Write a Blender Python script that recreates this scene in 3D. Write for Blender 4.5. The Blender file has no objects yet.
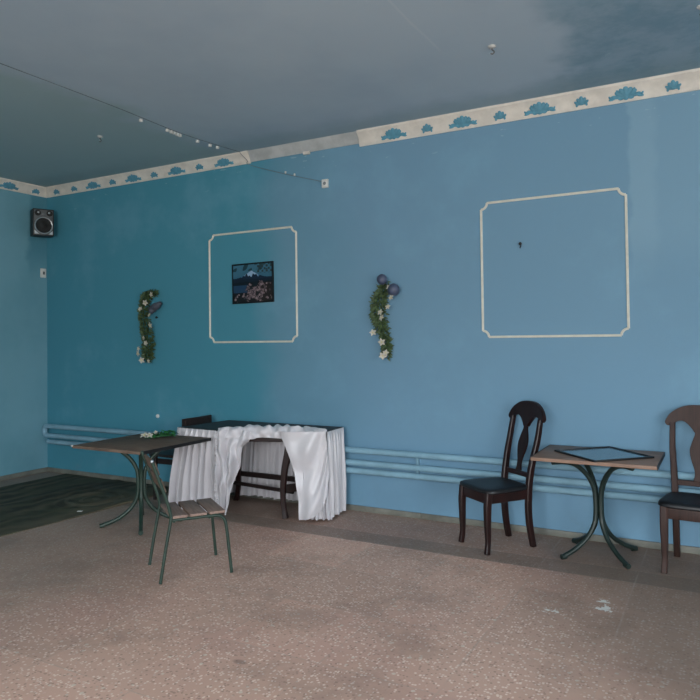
import bpy, bmesh, math, random
from mathutils import Vector, Matrix
PI = math.pi
sc = bpy.context.scene
COL = sc.collection
random.seed(7)

# ------------------------------------------------------------------ materials
def lin(c):
    return tuple(((v/255)/12.92 if v/255 <= .04045 else ((v/255+.055)/1.055)**2.4) for v in c) + (1,)

class NT:
    def __init__(s, name):
        s.m = bpy.data.materials.new(name); s.m.use_nodes = True
        s.t = s.m.node_tree; s.n = s.t.nodes; s.l = s.t.links
        s.b = s.n['Principled BSDF']
        g = s.n.new('ShaderNodeNewGeometry'); s.P = g.outputs['Position']
        tc = s.n.new('ShaderNodeTexCoord'); s.O = tc.outputs['Object']
        sx = s.n.new('ShaderNodeSeparateXYZ'); s.l.new(s.P, sx.inputs[0])
        s.x, s.y, s.z = sx.outputs
    def put(s, v, sock):
        if v is None: return
        if isinstance(v, bpy.types.NodeSocket): s.l.new(v, sock)
        else: sock.default_value = v
    def math(s, op, a, b=None, clamp=False):
        n = s.n.new('ShaderNodeMath'); n.operation = op; n.use_clamp = clamp
        s.put(a, n.inputs[0]); s.put(b, n.inputs[1]); return n.outputs[0]
    def step(s, v, lo, hi):
        n = s.n.new('ShaderNodeMapRange'); n.interpolation_type = 'SMOOTHSTEP'
        s.put(v, n.inputs[0]); n.inputs[1].default_value = lo; n.inputs[2].default_value = hi
        if lo > hi:
            n.inputs[1].default_value = hi; n.inputs[2].default_value = lo
            n.inputs[3].default_value = 1; n.inputs[4].default_value = 0
        return n.outputs[0]
    def noise(s, scale, detail=3, rough=.55, vec=None, stretch=None):
        n = s.n.new('ShaderNodeTexNoise'); n.inputs['Scale'].default_value = scale
        n.inputs['Detail'].default_value = detail; n.inputs['Roughness'].default_value = rough
        v = vec or s.P
        if stretch:
            mp = s.n.new('ShaderNodeMapping'); mp.inputs['Scale'].default_value = stretch
            s.l.new(v, mp.inputs[0]); v = mp.outputs[0]
        s.l.new(v, n.inputs['Vector']); return n.outputs['Fac']
    def mix(s, f, a, b):
        n = s.n.new('ShaderNodeMix'); n.data_type = 'RGBA'
        s.put(f, n.inputs[0]); s.put(a, n.inputs[6]); s.put(b, n.inputs[7]); return n.outputs[2]
    def bump(s, h, strength=.2, dist=.01):
        n = s.n.new('ShaderNodeBump'); n.inputs['Strength'].default_value = strength
        n.inputs['Distance'].default_value = dist; s.l.new(h, n.inputs['Height'])
        s.l.new(n.outputs[0], s.b.inputs['Normal'])
    def done(s, color, rough=.6, metal=0, spec=.5):
        s.put(color, s.b.inputs['Base Color']); s.put(rough, s.b.inputs['Roughness'])
        s.b.inputs['Metallic'].default_value = metal
        s.b.inputs['Specular IOR Level'].default_value = spec
        return s.m

def simple(name, c, rough=.6, metal=0, var=.18, scale=14, spec=.5, stretch=None):
    t = NT(name); c1 = lin(c)
    c2 = tuple(v*(1-var*1.6) for v in c1[:3]) + (1,)
    f = t.noise(scale, 4, .6, t.O, stretch)
    return t.done(t.mix(t.step(f, .3, .7), c2, c1), rough, metal, spec)

# -- wall paint
def wall_back_mat():
    t = NT('painted_plaster_blue')
    wob = t.math('MULTIPLY', t.math('SUBTRACT', t.noise(1.3, 3), .5), .9)
    xx = t.math('ADD', t.x, wob)
    teal = t.step(xx, 3.55, 3.0)
    teal2 = t.step(xx, 4.6, 3.3)
    c = t.mix(teal2, lin((110, 149, 174)), lin((101, 146, 168)))
    c = t.mix(teal, c, lin((74, 142, 162)))
    pat = t.step(t.noise(.9, 5, .65), .5, .68)
    c = t.mix(t.math('MULTIPLY', pat, .25), c, lin((126, 172, 196)))
    # paler repainted strip high on the right
    n2 = t.math('MULTIPLY', t.math('SUBTRACT', t.noise(5, 3), .5), .12)
    x2 = t.math('ADD', t.x, n2)
    m = t.math('MULTIPLY', t.step(x2, 6.56, 6.60), t.step(t.z, 1.9, 2.4))
    c = t.mix(t.math('MULTIPLY', m, .16), c, lin((148, 182, 200)))
    m = t.math('MULTIPLY', m, t.step(x2, 6.80, 6.72))
    c = t.mix(t.math('MULTIPLY', m, .14), c, lin((156, 188, 205)))
    # white scuffs just below the cornice
    sc_ = t.math('MULTIPLY', t.step(t.noise(9, 2, .5, stretch=(1, 1, 4)), .68, .72), t.step(t.z, 3.0, 3.25))
    c = t.mix(t.math('MULTIPLY', sc_, .4), c, lin((170, 195, 205)))
    # grimy splash marks near the floor
    d = t.math('MULTIPLY', t.step(t.noise(3, 5, .7), .55, .75), t.step(t.z, .5, .05))
    c = t.mix(t.math('MULTIPLY', d, .3), c, lin((105, 135, 150)))
    t.bump(t.noise(60, 3), .12, .004)
    return t.done(c, .62, 0, .35)
def wall_left_mat():
    t = NT('painted_plaster_pale')
    c = t.mix(t.step(t.noise(1.1, 4, .6), .35, .7), lin((118, 166, 182)), lin((104, 156, 172)))
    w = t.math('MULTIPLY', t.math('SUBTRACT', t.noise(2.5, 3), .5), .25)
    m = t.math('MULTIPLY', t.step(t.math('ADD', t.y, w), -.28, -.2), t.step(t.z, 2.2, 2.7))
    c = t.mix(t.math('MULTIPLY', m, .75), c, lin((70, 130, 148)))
    t.bump(t.noise(60, 3), .12, .004)
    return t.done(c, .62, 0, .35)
def ceiling_mat():
    t = NT('ceiling_paint')
    base = t.mix(t.step(t.noise(.8, 4, .6), .35, .7), lin((184, 202, 213)), lin((172, 192, 206)))
    wob = t.math('MULTIPLY', t.math('SUBTRACT', t.noise(1.6, 4, .6), .5), .9)
    left = t.step(t.math('ADD', t.x, wob), 3.05, 2.75)
    c = t.mix(t.math('MULTIPLY', left, .85), base, lin((160, 186, 189)))
    right = t.step(t.math('ADD', t.x, t.math('MULTIPLY', wob, .8)), 6.15, 6.45)
    wet = t.step(t.noise(2.2, 5, .7), .38, .62)
    c = t.mix(t.math('MULTIPLY', right, t.math('ADD', t.math('MULTIPLY', wet, .3), .45)), c, lin((104, 146, 166)))
    near = t.step(t.math('ADD', t.y, t.math('MULTIPLY', wob, .5)), -.5, -.15)
    c = t.mix(t.math('MULTIPLY', near, .4), c, lin((125, 156, 166)))
    pe = t.math('MULTIPLY', t.step(t.noise(6, 4, .7), .68, .72), right)
    c = t.mix(t.math('MULTIPLY', pe, .5), c, lin((160, 190, 198)))
    sx_ = t.math('ADD', t.x, t.math('MULTIPLY', t.math('SUBTRACT', t.noise(2, 3), .5), .03))
    seam = t.math('MULTIPLY', t.step(t.math('ABSOLUTE', t.math('SUBTRACT', sx_, 5.59)), .012, .004), t.step(t.y, -1.2, -1.35))
    c = t.mix(t.math('MULTIPLY', seam, .35), c, lin((206, 216, 222)))
    t.bump(t.noise(40, 3), .1, .004)
    return t.done(c, .7, 0, .3)
def floor_mat():
    t = NT('terrazzo_tiles')
    T = .604
    tx = t.math('DIVIDE', t.math('SUBTRACT', t.x, .008), T); ty = t.math('DIVIDE', t.math('ADD', t.y, .80), T)
    cb = t.n.new('ShaderNodeCombineXYZ')
    t.l.new(t.math('FLOOR', tx), cb.inputs[0]); t.l.new(t.math('FLOOR', ty), cb.inputs[1])
    wn = t.n.new('ShaderNodeTexWhiteNoise'); t.l.new(cb.outputs[0], wn.inputs['Vector'])
    base = t.mix(t.noise(1.2, 5, .6), lin((206, 164, 145)), lin((238, 194, 172)))
    base = t.mix(t.math('MULTIPLY', wn.outputs['Value'], .35), base, lin((164, 138, 124)))
    pink = t.step(t.math('ADD', t.noise(.7, 3), 0), .5, .66)
    base = t.mix(t.math('MULTIPLY', pink, .45), base, lin((206, 160, 146)))
    # stone chips
    v = t.n.new('ShaderNodeTexVoronoi'); v.inputs['Scale'].default_value = 66
    t.l.new(t.P, v.inputs['Vector'])
    sep = t.n.new('ShaderNodeSeparateColor'); t.l.new(v.outputs['Color'], sep.inputs[0])
    near = t.step(v.outputs['Distance'], .50, .34)
    lt = t.math('MULTIPLY', t.step(sep.outputs[0], .66, .72), near)
    dk = t.math('MULTIPLY', t.step(sep.outputs[1], .72, .76), near)
    c = t.mix(t.math('MULTIPLY', dk, .45), base, lin((130, 98, 86)))
    c = t.mix(t.math('MULTIPLY', lt, .75), c, lin((250, 230, 214)))
    v2 = t.n.new('ShaderNodeTexVoronoi'); v2.inputs['Scale'].default_value = 21
    t.l.new(t.P, v2.inputs['Vector'])
    s2 = t.n.new('ShaderNodeSeparateColor'); t.l.new(v2.outputs['Color'], s2.inputs[0])
    big = t.math('MULTIPLY', t.step(s2.outputs[0], .80, .84), t.step(v2.outputs['Distance'], .26, .16))
    c = t.mix(t.math('MULTIPLY', big, .7), c, lin((226, 214, 198)))
    # worn grey dirt
    dirt = t.step(t.noise(1.7, 6, .7), .46, .7)
    c = t.mix(t.math('MULTIPLY', dirt, .4), c, lin((134, 112, 100)))
    # darker border course along the back wall
    yb = t.math('ADD', t.y, t.math('MULTIPLY', t.math('SUBTRACT', t.noise(8, 2), .5), .02))
    b = t.math('MULTIPLY', t.step(yb, -.815, -.795), t.step(yb, -.555, -.575))
    c = t.mix(t.math('MULTIPLY', b, .6), c, lin((92, 90, 84)))
    b2 = t.step(yb, -.57, -.55)  # floor strip between border and wall, its shade painted into the colour
    c = t.mix(t.math('MULTIPLY', b2, .45), c, lin((112, 100, 90)))
    # floor tone darker towards the left side of the hall
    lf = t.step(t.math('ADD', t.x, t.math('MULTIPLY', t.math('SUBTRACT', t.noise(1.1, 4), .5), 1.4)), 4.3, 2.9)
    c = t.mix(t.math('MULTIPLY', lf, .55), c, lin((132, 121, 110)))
    rd = t.step(t.math('ADD', t.math('ADD', t.x, t.math('MULTIPLY', t.y, .35)), t.math('MULTIPLY', t.math('SUBTRACT', t.noise(.9, 4), .5), 1.0)), 5.5, 6.4)  # tone also darker towards the right side
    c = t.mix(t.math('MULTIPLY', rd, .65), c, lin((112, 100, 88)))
    # joints
    jx = t.math('ABSOLUTE', t.math('SUBTRACT', t.math('FRACT', tx), .5))
    jy = t.math('ABSOLUTE', t.math('SUBTRACT', t.math('FRACT', ty), .5))
    j = t.math('MAXIMUM', t.step(jx, .488, .495), t.step(jy, .490, .496))
    jn = t.math('MULTIPLY', j, t.step(t.noise(3, 2), .35, .6))
    c = t.mix(t.math('MULTIPLY', jn, .3), c, lin((176, 163, 152)))
    # spilt plaster
    for (px, py, r) in ((6.548, -1.31, .075), (6.28, -1.468, .05), (6.53, -1.20, .05)):
        dx = t.math('SUBTRACT', t.x, px); dy = t.math('SUBTRACT', t.y, py)
        dd = t.math('SQRT', t.math('ADD', t.math('MULTIPLY', dx, dx), t.math('MULTIPLY', dy, dy)))
        nn = t.math('ADD', dd, t.math('MULTIPLY', t.math('SUBTRACT', t.noise(30, 4, .7), .5), .22))
        c = t.mix(t.math('MULTIPLY', t.step(nn, r*.62, r*.32), .85), c, lin((236, 234, 228)))
    dx = t.math('SUBTRACT', t.x, 5.10); dy = t.math('SUBTRACT', t.y, -2.776)
    dd = t.math('SQRT', t.math('ADD', t.math('MULTIPLY', dx, dx), t.math('MULTIPLY', t.math('MULTIPLY', dy, dy), 3)))
    c = t.mix(t.math('MULTIPLY', t.step(dd, .05, .02), .4), c, lin((66, 60, 58)))
    t.bump(t.math('SUBTRACT', t.noise(25, 4), t.math('MULTIPLY', j, .3)), .15, .004)
    return t.done(c, t.math('ADD', .42, t.math('MULTIPLY', t.noise(3, 4), .3)), 0, .3)
def rug_mat():
    t = NT('worn_linoleum')
    w = t.n.new('ShaderNodeTexWave'); w.inputs['Scale'].default_value = 1.5
    w.inputs['Distortion'].default_value = 9; w.inputs['Detail'].default_value = 3
    w.inputs['Detail Scale'].default_value = 1.2
    t.l.new(t.P, w.inputs['Vector'])
    c = t.mix(w.outputs['Fac'], lin((56, 53, 44)), lin((96, 89, 73)))
    c = t.mix(t.step(t.noise(1.5, 5, .7), .42, .68), c, lin((74, 76, 60)))
    gx = t.math('ADD', t.x, t.math('MULTIPLY', t.math('SUBTRACT', t.noise(3, 3), .5), .3))
    c = t.mix(t.math('MULTIPLY', t.step(gx, 1.8, 2.12), .55), c, lin((112, 105, 86)))
    dx = t.math('SUBTRACT', t.x, 1.78); dy = t.math('SUBTRACT', t.y, -.80)
    rr = t.math('SQRT', t.math('ADD', t.math('MULTIPLY', dx, dx), t.math('MULTIPLY', dy, dy)))
    rr = t.math('ADD', rr, t.math('MULTIPLY', t.math('SUBTRACT', t.noise(3, 3), .5), .12))
    ring = t.math('MULTIPLY', t.step(t.math('SINE', t.math('MULTIPLY', rr, 55)), .2, .9), t.step(rr, .42, .30))
    c = t.mix(t.math('MULTIPLY', ring, .4), c, lin((116, 110, 94)))
    c = t.mix(t.math('MULTIPLY', t.step(t.noise(1.1, 4, .6), .55, .7), .5), c, lin((44, 40, 34)))
    t.bump(w.outputs['Fac'], .15, .01)
    return t.done(c, .75, 0, .2)
def wood_mat(name, a, b, scale=6, stretch=(12, 1, 1), rough=.5, spec=.4):
    t = NT(name)
    f = t.noise(scale, 5, .6, t.O, stretch)
    c = t.mix(t.step(f, .3, .7), lin(a), lin(b))
    c = t.mix(t.math('MULTIPLY', t.step(t.noise(3, 4, .7, t.O), .5, .75), .35), c, tuple(v*.6 for v in lin(a)[:3]) + (1,))
    return t.done(c, rough, 0, spec)
def satin_mat():
    t = NT('white_satin')
    f = t.noise(5, 3, .5, t.O)
    c = t.mix(f, lin((198, 195, 200)), lin((216, 212, 214)))
    t.b.inputs['Sheen Weight'].default_value = .25
    t.bump(t.noise(26, 3, .5, t.O), .12, .01)
    return t.done(c, .33, 0, .5)
def print_mat():
    t = NT('printed_picture')
    a = t.n.new('ShaderNodeVertexColor'); a.layer_name = 'Col'
    return t.done(a.outputs['Color'], .35, 0, .4)

M = dict(
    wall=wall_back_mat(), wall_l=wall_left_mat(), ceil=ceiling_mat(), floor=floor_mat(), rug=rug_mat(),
    outer=simple('plain_plaster', (126, 160, 178), .7),
    base=simple('grey_skirting', (128, 128, 118), .6, var=.25, scale=5),
    cornice=simple('cream_plaster', (224, 218, 208), .6, var=.10, scale=9),
    cornice_gap=simple('bare_plaster', (186, 190, 190), .75, var=.16, scale=6),
    orn=simple('turquoise_gilding', (92, 158, 182), .5, var=.2),
    mould=simple('white_moulding', (226, 222, 208), .5, var=.08),
    pipe=simple('pale_blue_enamel', (136, 174, 192), .6, var=.12, scale=5, spec=.25),
    mahog=wood_mat('dark_mahogany', (26, 13, 12), (42, 19, 17), rough=.38),
    brownwood=wood_mat('brown_stained_wood', (46, 29, 24), (62, 39, 32), rough=.55),
    leather=simple('black_leatherette', (20, 22, 26), .45, var=.2, scale=20),
    chip=wood_mat('particle_board', (134, 106, 90), (152, 122, 104), 5, (1, 6, 1), .55),
    planks=wood_mat('dark_plank_top', (104, 87, 76), (126, 107, 93), 6, (1, 10, 1), .75, .2),
    slat=wood_mat('slat_wood', (124, 102, 92), (148, 124, 112), 6, (1, 10, 10), .6),
    gmetal=simple('dark_green_enamel', (33, 48, 44), .42, var=.2),
    gmetal2=simple('green_enamel', (40, 62, 52), .42, var=.2),
    black=simple('black_metal', (18, 19, 21), .45),
    blackpl=simple('black_plastic', (26, 28, 30), .5),
    greypl=simple('grey_plastic', (96, 100, 102), .4, var=.1),
    cone=simple('speaker_cone', (20, 21, 20), .7),
    silver=simple('silver_trim', (190, 196, 200), .3, .6, var=.1),
    tabledark=simple('dark_table_laminate', (50, 50, 51), .6, var=.15),
    satin=satin_mat(), prn=print_mat(),
    leaf=simple('artificial_leaf', (88, 112, 72), .55, var=.45, scale=30),
    leafb=simple('bright_plastic_leaf', (62, 138, 76), .4, var=.4, scale=25),
    flower=simple('white_petal', (196, 192, 180), .6, var=.1),
    yellow=simple('yellow_stamen', (214, 206, 150), .6),
    berry=simple('dull_blue_foil', (78, 88, 112), .4, var=.2),
    withered=simple('withered_grey_film', (88, 92, 104), .5, var=.25),
    white=simple('white_plastic', (222, 222, 218), .5, var=.08),
    greywhite=simple('off_white_rose', (190, 192, 190), .6, var=.1),
    cable=simple('grey_cable', (118, 128, 132), .6),
    paper=simple('white_paper', (232, 230, 224), .7, var=.05),
    darkwood=wood_mat('blackened_wood', (34, 26, 25), (46, 35, 33), rough=.5),
)
def glass_mat():
    t = NT('wall_reflection_glass')
    t.done(lin((104, 134, 150)), .06, 0, .9)  # pale blue base colour stands in for the wall's reflection
    return t.m
M['glass'] = glass_mat()

# ------------------------------------------------------------------ mesh helpers
def link(name, bm, mat, parent=None, smooth=True, mods=()):
    me = bpy.data.meshes.new(name)
    bmesh.ops.recalc_face_normals(bm, faces=bm.faces[:])
    bm.to_mesh(me); bm.free()
    o = bpy.data.objects.new(name, me); COL.objects.link(o)
    if mat: me.materials.append(mat)
    if smooth:
        me.polygons.foreach_set('use_smooth', [True]*len(me.polygons))
        me.set_sharp_from_angle(angle=math.radians(40))
    if parent: o.parent = parent
    return o
def thing(name, label, cat, loc=(0, 0, 0), rz=0, group=None):
    o = bpy.data.objects.new(name, None); COL.objects.link(o)
    o.empty_display_size = .1
    o.location = loc; o.rotation_euler = (0, 0, rz)
    return tag(o, label, cat, group)
def tag(o, label, cat, group=None):
    o['label'] = label; o['category'] = cat
    if group: o['group'] = group
    return o
def struct(o):
    o['kind'] = 'structure'; return o
def box(bm, x0, x1, y0, y1, z0, z1, bev=0, mtx=None):
    g = bmesh.ops.create_cube(bm, size=1)
    vs = g['verts']
    for v in vs:
        v.co = Vector(((x0+x1)/2 + v.co.x*(x1-x0), (y0+y1)/2 + v.co.y*(y1-y0), (z0+z1)/2 + v.co.z*(z1-z0)))
    if mtx: bmesh.ops.transform(bm, matrix=mtx, verts=vs)
    if bev:
        es = list({e for v in vs for e in v.link_edges})
        bmesh.ops.bevel(bm, geom=es, offset=bev, segments=2, affect='EDGES', profile=.6)
def spline(pts, n=6):
    pts = [Vector(p) for p in pts]
    if len(pts) < 3: return pts
    out = []
    for i in range(len(pts)-1):
        p0 = pts[i-1] if i else pts[0]*2-pts[1]
        p1, p2 = pts[i], pts[i+1]
        p3 = pts[i+2] if i+2 < len(pts) else pts[-1]*2-pts[-2]
        for k in range(n):
            t = k/n
            out.append(.5*((2*p1)+(p2-p0)*t+(2*p0-5*p1+4*p2-p3)*t*t+(3*p1-p0-3*p2+p3)*t**3))
    out.append(pts[-1]); return out
def rings(bm, rs, cap=True, closed=True):
    vv = [[bm.verts.new(p) for p in r] for r in rs]
    n = len(rs[0])
    for a, b in zip(vv, vv[1:]):
        for i in range(n if closed else n-1):
            j = (i+1) % n
            bm.faces.new((a[i], a[j], b[j], b[i]))
    if cap and closed:
        bm.faces.new(vv[0][::-1]); bm.faces.new(vv[-1])
def tube(bm, pts, r, seg=10, n=6, sm=True, flat=1.0):
    P = spline(pts, n) if sm else [Vector(p) for p in pts]
    L = len(P); up = None; rs = []
    for i, p in enumerate(P):
        t = (P[min(i+1, L-1)]-P[max(i-1, 0)]).normalized()
        if up is None:
            up = t.orthogonal().normalized()
        up = (up - t*up.dot(t)).normalized()
        bi = t.cross(up)
        rr = r if not isinstance(r, (list, tuple)) else r[0]+(r[1]-r[0])*i/(L-1)
        rs.append([p + up*math.cos(2*PI*k/seg)*rr + bi*math.sin(2*PI*k/seg)*rr*flat for k in range(seg)])
    rings(bm, rs)
def bar(bm, pts, sizes, up=(0, 1, 0), n=5, bev=.3):
    """rounded-rectangle bar swept along pts; sizes: (width along side, depth along up) per point"""
    P = spline(pts, n); L = len(P); m = len(sizes); rs = []
    upv = Vector(up)
    for i, p in enumerate(P):
        f = i/(L-1)*(m-1); k = min(int(f), m-2) if m > 1 else 0; a = f-k
        w, d = (sizes[0] if m == 1 else tuple(sizes[k][q]*(1-a)+sizes[k+1][q]*a for q in (0, 1)))
        t = (P[min(i+1, L-1)]-P[max(i-1, 0)]).normalized()
        u = (upv - t*upv.dot(t)).normalized(); s = u.cross(t).normalized()
        w /= 2; d /= 2; c = min(w, d)*bev
        rs.append([p+s*a_+u*b_ for a_, b_ in ((w, -d+c), (w, d-c), (w-c, d), (-w+c, d), (-w, d-c), (-w, -d+c), (-w+c, -d), (w-c, -d))])
    rings(bm, rs)
def ball(bm, c, r, sx=1, sy=1, sz=1, u=14, v=9, mtx=None):
    g = bmesh.ops.create_uvsphere(bm, u_segments=u, v_segments=v, radius=r)
    for q in g['verts']: q.co = Vector((q.co.x*sx, q.co.y*sy, q.co.z*sz))
    if mtx: bmesh.ops.transform(bm, matrix=mtx, verts=g['verts'])
    bmesh.ops.translate(bm, verts=g['verts'], vec=Vector(c))
def lathe(bm, prof, seg=24, axis=None, o=(0, 0, 0)):
    """prof [(r, h)] about axis"""
    ax = Vector(axis or (0, 0, 1)).normalized(); u = ax.orthogonal().normalized(); w = ax.cross(u); o = Vector(o)
    rings(bm, [[o+ax*h+(u*math.cos(2*PI*k/seg)+w*math.sin(2*PI*k/seg))*max(r, 1e-4) for k in range(seg)] for r, h in prof])
def sheet(f, nu, nv, thick=.003):
    """cloth: two skins joined at the rim"""
    bm = bmesh.new()
    P = [[Vector(f(i/nu, j/nv)) for i in range(nu+1)] for j in range(nv+1)]
    V = [[bm.verts.new(p) for p in r] for r in P]
    for j in range(nv):
        for i in range(nu):
            bm.faces.new((V[j][i], V[j][i+1], V[j+1][i+1], V[j+1][i]))
    bm.normal_update()
    g = bmesh.ops.solidify(bm, geom=bm.faces[:], thickness=thick)
    return bm
def lerp(a, b, t): return a+(b-a)*t
def ip(tab, x):
    """piecewise-linear table of (x, y)"""
    if x <= tab[0][0]: return tab[0][1]
    for (x0, y0), (x1, y1) in zip(tab, tab[1:]):
        if x <= x1: return y0+(y1-y0)*(x-x0)/(x1-x0)
    return tab[-1][1]

# ------------------------------------------------------------------ the room
RX, RY, RZ = 12.0, -9.0, 3.42
def slab(name, args, m):
    bm = bmesh.new()
    for a in args: box(bm, *a)
    return struct(link(name, bm, m, smooth=False))
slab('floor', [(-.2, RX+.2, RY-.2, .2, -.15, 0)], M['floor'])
slab('ceiling', [(-.2, RX+.2, RY-.2, .2, RZ, RZ+.15)], M['ceil'])
slab('wall_back', [(-.2, RX+.2, 0, .2, 0, RZ)], M['wall'])
slab('wall_left', [(-.2, 0, RY, 0, 0, RZ)], M['wall_l'])
WIN = [-4.5, -6.5, -8.2]; WW = .75; WZ0, WZ1 = .85, 3.0
segs = []; y = 0
for c in WIN:
    segs.append((RX, RX+.2, c+WW, y, 0, RZ)); y = c-WW
    segs.append((RX, RX+.2, c-WW, c+WW, 0, WZ0)); segs.append((RX, RX+.2, c-WW, c+WW, WZ1, RZ))
segs.append((RX, RX+.2, RY, y, 0, RZ))
slab('wall_right', segs, M['outer'])
FW = (5.0, 9.0)
slab('wall_front', [(-.2, FW[0], RY-.2, RY, 0, RZ), (FW[1], RX+.2, RY-.2, RY, 0, RZ),
                    (FW[0], FW[1], RY-.2, RY, 0, WZ0), (FW[0], FW[1], RY-.2, RY, WZ1, RZ)], M['outer'])
for i, c in enumerate(WIN):
    bm = bmesh.new()
    for a, b in ((c-WW, c-WW+.06), (c-.03, c+.03), (c+WW-.06, c+WW)): box(bm, RX+.06, RX+.13, a, b, WZ0, WZ1)
    for a, b in ((WZ0, WZ0+.06), (2.3, 2.36), (WZ1-.06, WZ1)): box(bm, RX+.06, RX+.13, c-WW, c+WW, a, b)
    struct(link('window_%d' % (i+1), bm, M['white'], smooth=False))
bm = bmesh.new()
for a, b in ((FW[0], FW[0]+.06), (6.3, 6.36), (7.64, 7.70), (FW[1]-.06, FW[1])): box(bm, a, b, RY-.13, RY-.06, WZ0, WZ1)
for a, b in ((WZ0, WZ0+.06), (2.3, 2.36), (WZ1-.06, WZ1)): box(bm, FW[0], FW[1], RY-.13, RY-.06, a, b)
struct(link('window_4', bm, M['white'], smooth=False))
# skirting
bm = bmesh.new()
random.seed(3)
xs = [0, 1.3, 2.6, 3.9, 4.87, 6.2, 7.5, 8.8, 10.4, RX]
for a, b in zip(xs, xs[1:]): box(bm, a+.003, b, -.016, 0, 0, .05, .005)
struct(link('baseboard_back', bm, M['base']))
bm = bmesh.new()
for k in range(6): box(bm, 0, .016, -1.5*(k+1)+.003, -1.5*k-.016*(k == 0), 0, .05, .005)
struct(link('baseboard_left', bm, M['base']))

# cornice: a cove swept along the wall (profile: distance from wall, height)
PROF = [(0, 3.287), (.012, 3.287), (.014, 3.297), (.019, 3.302), (.022, 3.325), (.030, 3.350), (.042, 3.373), (.058, 3.389), (.062, 3.396), (.068, 3.400), (.070, 3.4199), (0, 3.4199)]
PROFG = [(0, 3.318), (.007, 3.318), (.010, 3.332), (.018, 3.350), (.026, 3.366), (.040, 3.385), (.050, 3.4199), (0, 3.4199)]
def cornice(name, x0, x1, prof, m, left=False, mitre=False):
    bm = bmesh.new(); r = []
    for e, s in ((0, x0), (1, x1)):
        ring = []
        for d, z in prof:
            q = s + (d if (mitre and e == 0) else 0)
            ring.append(Vector((d, -q, z)) if left else Vector((q, -d, z)))
        r.append(ring)
    rings(bm, r)
    return struct(link(name, bm, m))
PROFL = [(d_*.9, 3.42-(3.42-z_)*.86) for d_, z_ in PROF[:-2]]+[(.063, 3.4199), (0, 3.4199)]
c_left = cornice('trim_1', 0, 8.9, PROFL, M['cornice'], left=True, mitre=True)
c_bl = cornice('trim_2', 0, 3.09, PROFL, M['cornice'], mitre=True)
c_gap = cornice('trim_3', 3.092, 4.318, PROFG, M['cornice_gap'])
c_br = cornice('trim_4', 4.32, 11.95, PROF, M['cornice'])
bm = bmesh.new()
box(bm, 3.72, 3.79, -.03, -.002, 3.295, 3.325, .006)
chp = link('plaster_lump', bm, M['cornice'], c_gap)
# leaf reliefs on the cove
def relief(big):
    rnd = random.Random(5 if big else 9)
    bm = bmesh.new()
    A = Vector((0, -.024, 3.322)); Bv = Vector((0, -.056, 3.392))
    up = (Bv-A).normalized(); nrm = Vector((0, -up.z, up.y)).normalized()
    if nrm.y > 0: nrm = -nrm
    Rm = Matrix((Vector((1, 0, 0)), up, nrm)).transposed()
    if big:
        lobes = [(0, .035, .024, .042, 0), (-.024, .032, .020, .036, .5), (.024, .032, .020, .036, -.5), (-.046, .022, .018, .036, 1.0), (.046, .022, .018, .036, -1.0),
                 (-.072, .006, .014, .034, 1.35), (.072, .006, .014, .034, -1.35), (-.098, -.006, .010, .026, 1.75), (.098, -.006, .010, .026, -1.75), (-.03, -.004, .018, .028, 1.9), (.03, -.004, .018, .028, -1.9),
                 (0, -.006, .024, .020, 0), (-.056, .046, .008, .014, .9), (.056, .046, .008, .014, -.9), (-.112, .008, .008, .014, .6), (.112, .008, .008, .014, -.6)]
    else:
        lobes = [(0, .028, .018, .032, 0), (-.018, .022, .015, .028, .5), (.018, .022, .015, .028, -.5), (-.034, .010, .011, .024, .9), (.034, .010, .011, .024, -.9), (0, .004, .026, .013, 0), (-.036, -.006, .009, .012, 0), (.036, -.006, .009, .012, 0)]
    for a, b, ra, rb, ang in lobes:
        g = bmesh.ops.create_uvsphere(bm, u_segments=12, v_segments=6, radius=1)
        for v in g['verts']:
            p = Vector((v.co.x*ra, v.co.y*rb, 0)); p.rotate(Matrix.Rotation(ang, 3, 'Z'))
            v.co = A + Rm @ Vector((p.x+a, p.y+b, v.co.z*.008+.001))
    me_o = link('ornament', bm, M['orn'])
    return me_o
proto_b, proto_s = relief(True), relief(False)
def put_orn(x, big, par, left=False):
    o = (proto_b if big else proto_s)
    if o.get('used'):
        o = o.copy(); COL.objects.link(o)
    else:
        o['used'] = 1
    o.parent = par
    k_ = .86 if par is not c_br else 1
    o.scale = (1, .9 if k_ < 1 else 1, k_)
    if left: o.location = (0, x, 0); o.rotation_euler = (0, 0, PI/2)
    else: o.location = (x, 0, 0)
    o.location.z = 3.42*(1-k_)
for k in range(1, 10): put_orn(.525+.32*(k-1), k % 2 == 0, c_bl) if k < 9 else None
put_orn(.215, False, c_bl)
for k in range(8): put_orn(4.67+.317*k, k % 2 == 0, c_br)
for k in range(5): put_orn(-.17-.345*k, k % 2 == 1, c_left, True)
for o in COL.objects:
    if 'used' in o: del o['used']

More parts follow.
